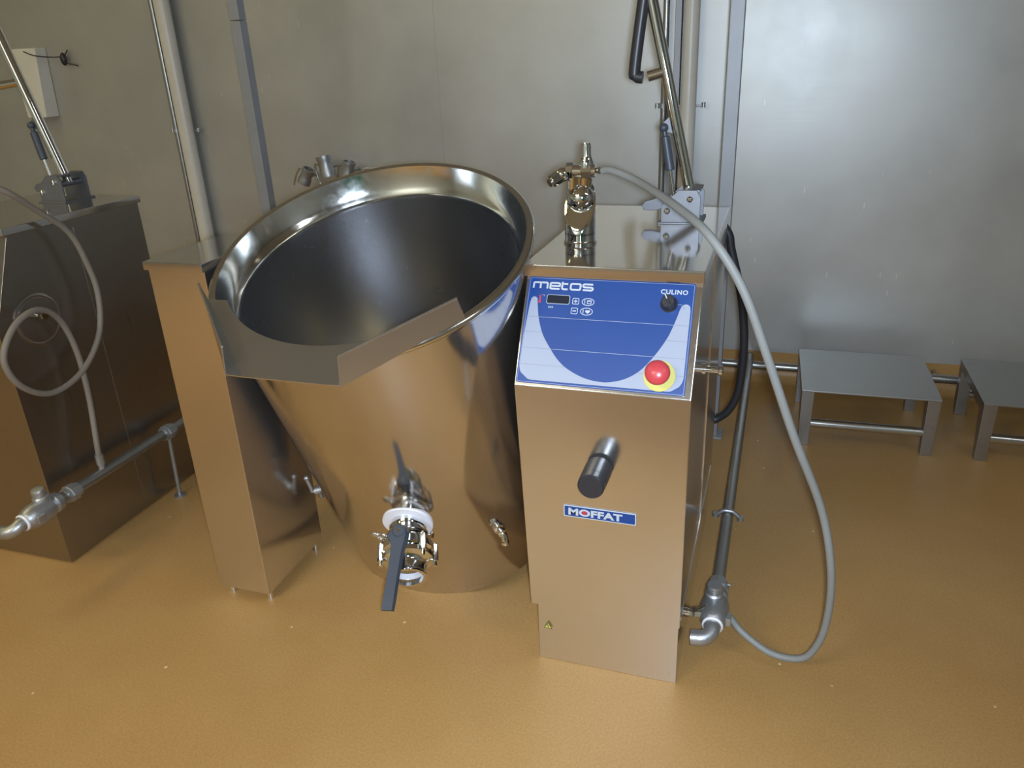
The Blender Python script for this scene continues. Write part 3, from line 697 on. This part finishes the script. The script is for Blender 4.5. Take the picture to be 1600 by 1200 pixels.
hl = MB().tube([(LHX-.40, -.12, 1.15), (LHX-.10, -.02, 1.11), (LHX, .070, 1.045), (LHX, .156, .977), (LHX, .236, .902), (LHX, .268, .808), (LHX, .277, .716), (LHX, .246, .612), (LHX+.004, .156, .535), (LHX+.010, .045, .520), (LHX+.014, -.035, .575), (LHX+.016, -.058, .655), (LHX+.014, -.003, .722), (LHX+.006, .078, .738), (LHX-.006, .142, .688), (LHX-.010, .170, .588), (LHX-.006, .165, .455), (-1.65, .140, .330), (-1.65, .135, .285)], .0078, 20, smooth=8)
h2 = hl.build('water_hose', plain('dirty_hose_rubber', (.20, .17, .135), .6, bump=.2, bscale=120), None); tag(h2, 'brownish grey hose coiled in a loop before the dark left cabinet', 'hose')
cb = MB().tube([(-.03, .80, .86), (.002, .80, .82), (.012, .80, .777), (.044, .80, .66), (.060, .80, .56), (.064, .80, .47), (.058, .80, .37), (.036, .80, .305), (.0, .80, .270), (-.04, .78, .262)], .0115, 18, smooth=7)
tag(cb.build('power_cable', RUBBER, None), 'thick black cable curving behind the right cabinet', 'cable')

# ------------------------------------------------------------------ posts, wall pipes
def post(x, y, label, s=.042):
    o = MB().box((x-s/2, y-s/2, 0), (x+s/2, y+s/2, ZC), .003)
    p = thing('square_post', label, 'post', (x, y, 0))
    q = MB().box((-s/2, -s/2, 0), (s/2, s/2, 1.43), .003).box((-s/2, -s/2, 1.432), (s/2, s/2, ZC), .003); o.bm.free()
    q.build('tube', POST, p); MB().box((-s/2-.018, -s/2-.018, 0), (s/2+.018, s/2+.018, .008), .002).build('base_plate', POST, p)
post(-.038, 1.24, 'square grey steel post standing behind the right cabinet')
post(-1.745, 1.24, 'square grey steel post standing behind the kettle, left of its rim')
def wall_pipe(x, y, r, m, label, nm, cat='pipe', z0=0.0):
    o = MB().cyl((x, y, z0), (x, y, ZC), r, n=28).build(nm, m, None); tag(o, label, cat); centre_origin(o)
wall_pipe(-2.490, 1.75, .0335, CREAM, 'thick cream painted upright pipe behind the narrow steel pillar', 'wall_pipe')
wall_pipe(-.226, 1.75, .0285, CREAM, 'thick cream painted upright pipe left of the right grey post', 'wall_pipe')
wall_pipe(-2.556, 1.765, .0115, PIPEST, 'thin steel conduit beside the left cream pipe', 'conduit')
wall_pipe(-.318, 1.765, .0115, PIPEST, 'thin steel conduit beside the right cream pipe', 'conduit')
o = MB().box((-.285, 1.752, .2), (-.262, YW, ZC), .002).build('cable_trunking', POST, None); tag(o, 'flat grey trunking strip between right conduit and cream pipe', 'trunking'); centre_origin(o)
for x0, x1, z, lb in ((-2.575, -2.435, 1.02, 'small pipe clip on the left conduit'), (-.338, -.172, 1.08, 'small pipe clip on the right conduit')):
    m = MB().tube([(x0, 1.765, z), (x1, 1.765, z-.004)], .004, 10).cyl((x0-.004, 1.765, z-.009), (x0-.004, 1.765, z+.009), .008).cyl((x1, 1.765, z-.009), (x1, 1.765, z+.009), .007)
    m.cyl((x0+.018, 1.765, z-.008), (x0+.018, 1.765, z+.008), .0145).cyl((x0, 1.765, z), (x0, YW, z), .004)
    o = m.build('pipe_clip', GALV, None); tag(o, lb, 'clip'); centre_origin(o)
# low pipe along the foot of the wall
lw = MB().cyl((-.30, 1.715, .091), (2.6, 1.715, .091), .0165)
for xx in (.02, .74, 1.5): lw.cyl((xx, 1.715, .091), (xx, 1.80, .091), .007, n=12)
o = lw.build('wall_foot_pipe', PIPEST, None); tag(o, 'horizontal steel pipe along the wall foot behind the step stools', 'pipe'); centre_origin(o)

# ------------------------------------------------------------------ step stools
def stool(label, loc, rz):
    r = thing('step_stool', label, 'stool', loc, (0, 0, rz), 'low steel step stools by the wall')
    Wd, Dp, Hh, s = .425, .400, .205, .040
    MB().box((-Wd/2, -Dp/2, Hh-.006), (Wd/2, Dp/2, Hh), .0015).build('seat', STOOL, r)
    for sx in (-1, 1):
        for sy in (-1, 1):
            x = sx*(Wd/2-.021); y = sy*(Dp/2-.021)
            MB().hexa([(x-.017, y-.017, 0), (x+.017, y-.017, 0), (x+.017, y+.017, 0), (x-.017, y+.017, 0)], [(x-s/2, y-s/2, Hh-.005), (x+s/2, y-s/2, Hh-.005), (x+s/2, y+s/2, Hh-.005), (x-s/2, y+s/2, Hh-.005)], bev=.0015).build('leg', STOOL, r)
        MB().box((sx*(Wd/2-.004)-.002, -Dp/2+.03, Hh-.035), (sx*(Wd/2-.004)+.002, Dp/2-.03, Hh-.004), .001).build('side_apron', STOOL, r)
    for sy in (-1, 1): MB().cyl((-Wd/2+.03, sy*(Dp/2-.021), .078), (Wd/2-.03, sy*(Dp/2-.021), .078), .0155).build('front_rail' if sy < 0 else 'back_rail', LIPM, r)
    return r
stool('low grey steel step stool nearest the right cabinet, fully in view', (.458, 1.432, 0), .02)
stool('low grey steel step stool at the right picture edge, partly cut off', (1.005, 1.440, 0), .0)

# ------------------------------------------------------------------ wall dispenser, keys, couplings
dp = thing('wall_dispenser', 'white plastic dispenser box mounted on the wall at upper left', 'dispenser', (-3.33, 1.75, 1.09))
MB().hexa([(-.055, -.03, 0), (.062, -.03, 0), (.062, .05, 0), (-.055, .05, 0)], [(-.085, -.015, .31), (.082, -.015, .31), (.082, .05, .31), (-.085, .05, .31)], bev=.006).build('case', WPLAS, dp)
MB().box((-.03, -.038, .02), (.03, -.022, .035), .003).build('outlet_lip', WPLAS, dp)
kc = MB().tube([(-3.27, 1.69, 1.385), (-3.22, 1.70, 1.365), (-3.17, 1.76, 1.355), (-3.13, 1.785, 1.36)], .003, 8, smooth=4)
kc.sphere((-3.13, 1.775, 1.345), .017, sc=(.9, .9, 1.7)); kc.tube([(-3.13, 1.775, 1.35), (-3.11, 1.79, 1.385)], .003, 8).tube([(-3.125, 1.775, 1.33), (-3.07, 1.79, 1.315)], .0035, 8)
o = kc.build('hanging_chain_tag', BLACK, None); tag(o, 'small black tag on a thin chain right of the white dispenser', 'tag'); centre_origin(o)
def coupling(label, p, tilt, s=1.0):
    r = thing('hose_coupling', label, 'coupling', p, (0, tilt, 0), 'steel hose couplings on the wall behind the kettle')
    MB().lathe([(.022*s, 0), (.030*s, 0), (.030*s, .02*s), (.026*s, .03*s), (.026*s, .055*s), (.029*s, .06*s), (.029*s, .075*s), (.022*s, .075*s)], n=28, closed=True).build('coupling_body', GALV, r)
    MB().tube([(-.030*s, 0, .045*s), (-.045*s, 0, .05*s), (-.047*s, 0, .0), (-.040*s, 0, -.035*s)], .0042*s, 10, smooth=4).build('cam_lever', LIPM, r)
    MB().cyl((0, .02*s, .03*s), (0, YW-p[1], .03*s), .006).build('wall_peg', GALV, r)
coupling('leftmost steel hose coupling on the wall behind the kettle rim', (-1.875, 1.70, .795), .55, .95)
coupling('tallest steel hose coupling with open lever behind the kettle rim', (-1.745, 1.70, .825), -.15, 1.15)
coupling('darker steel hose coupling, right one of the pair behind the rim', (-1.655, 1.70, .815), .25, 1.0)
o = MB().sphere((-1.565, 1.72, .845), .022, sc=(1.3, 1, .7)).cyl((-1.565, 1.72, .845), (-1.565, YW, .845), .006).build('pipe_fitting', CHROME, None); tag(o, 'small shiny round fitting on the wall just above the kettle rim', 'fitting'); centre_origin(o)
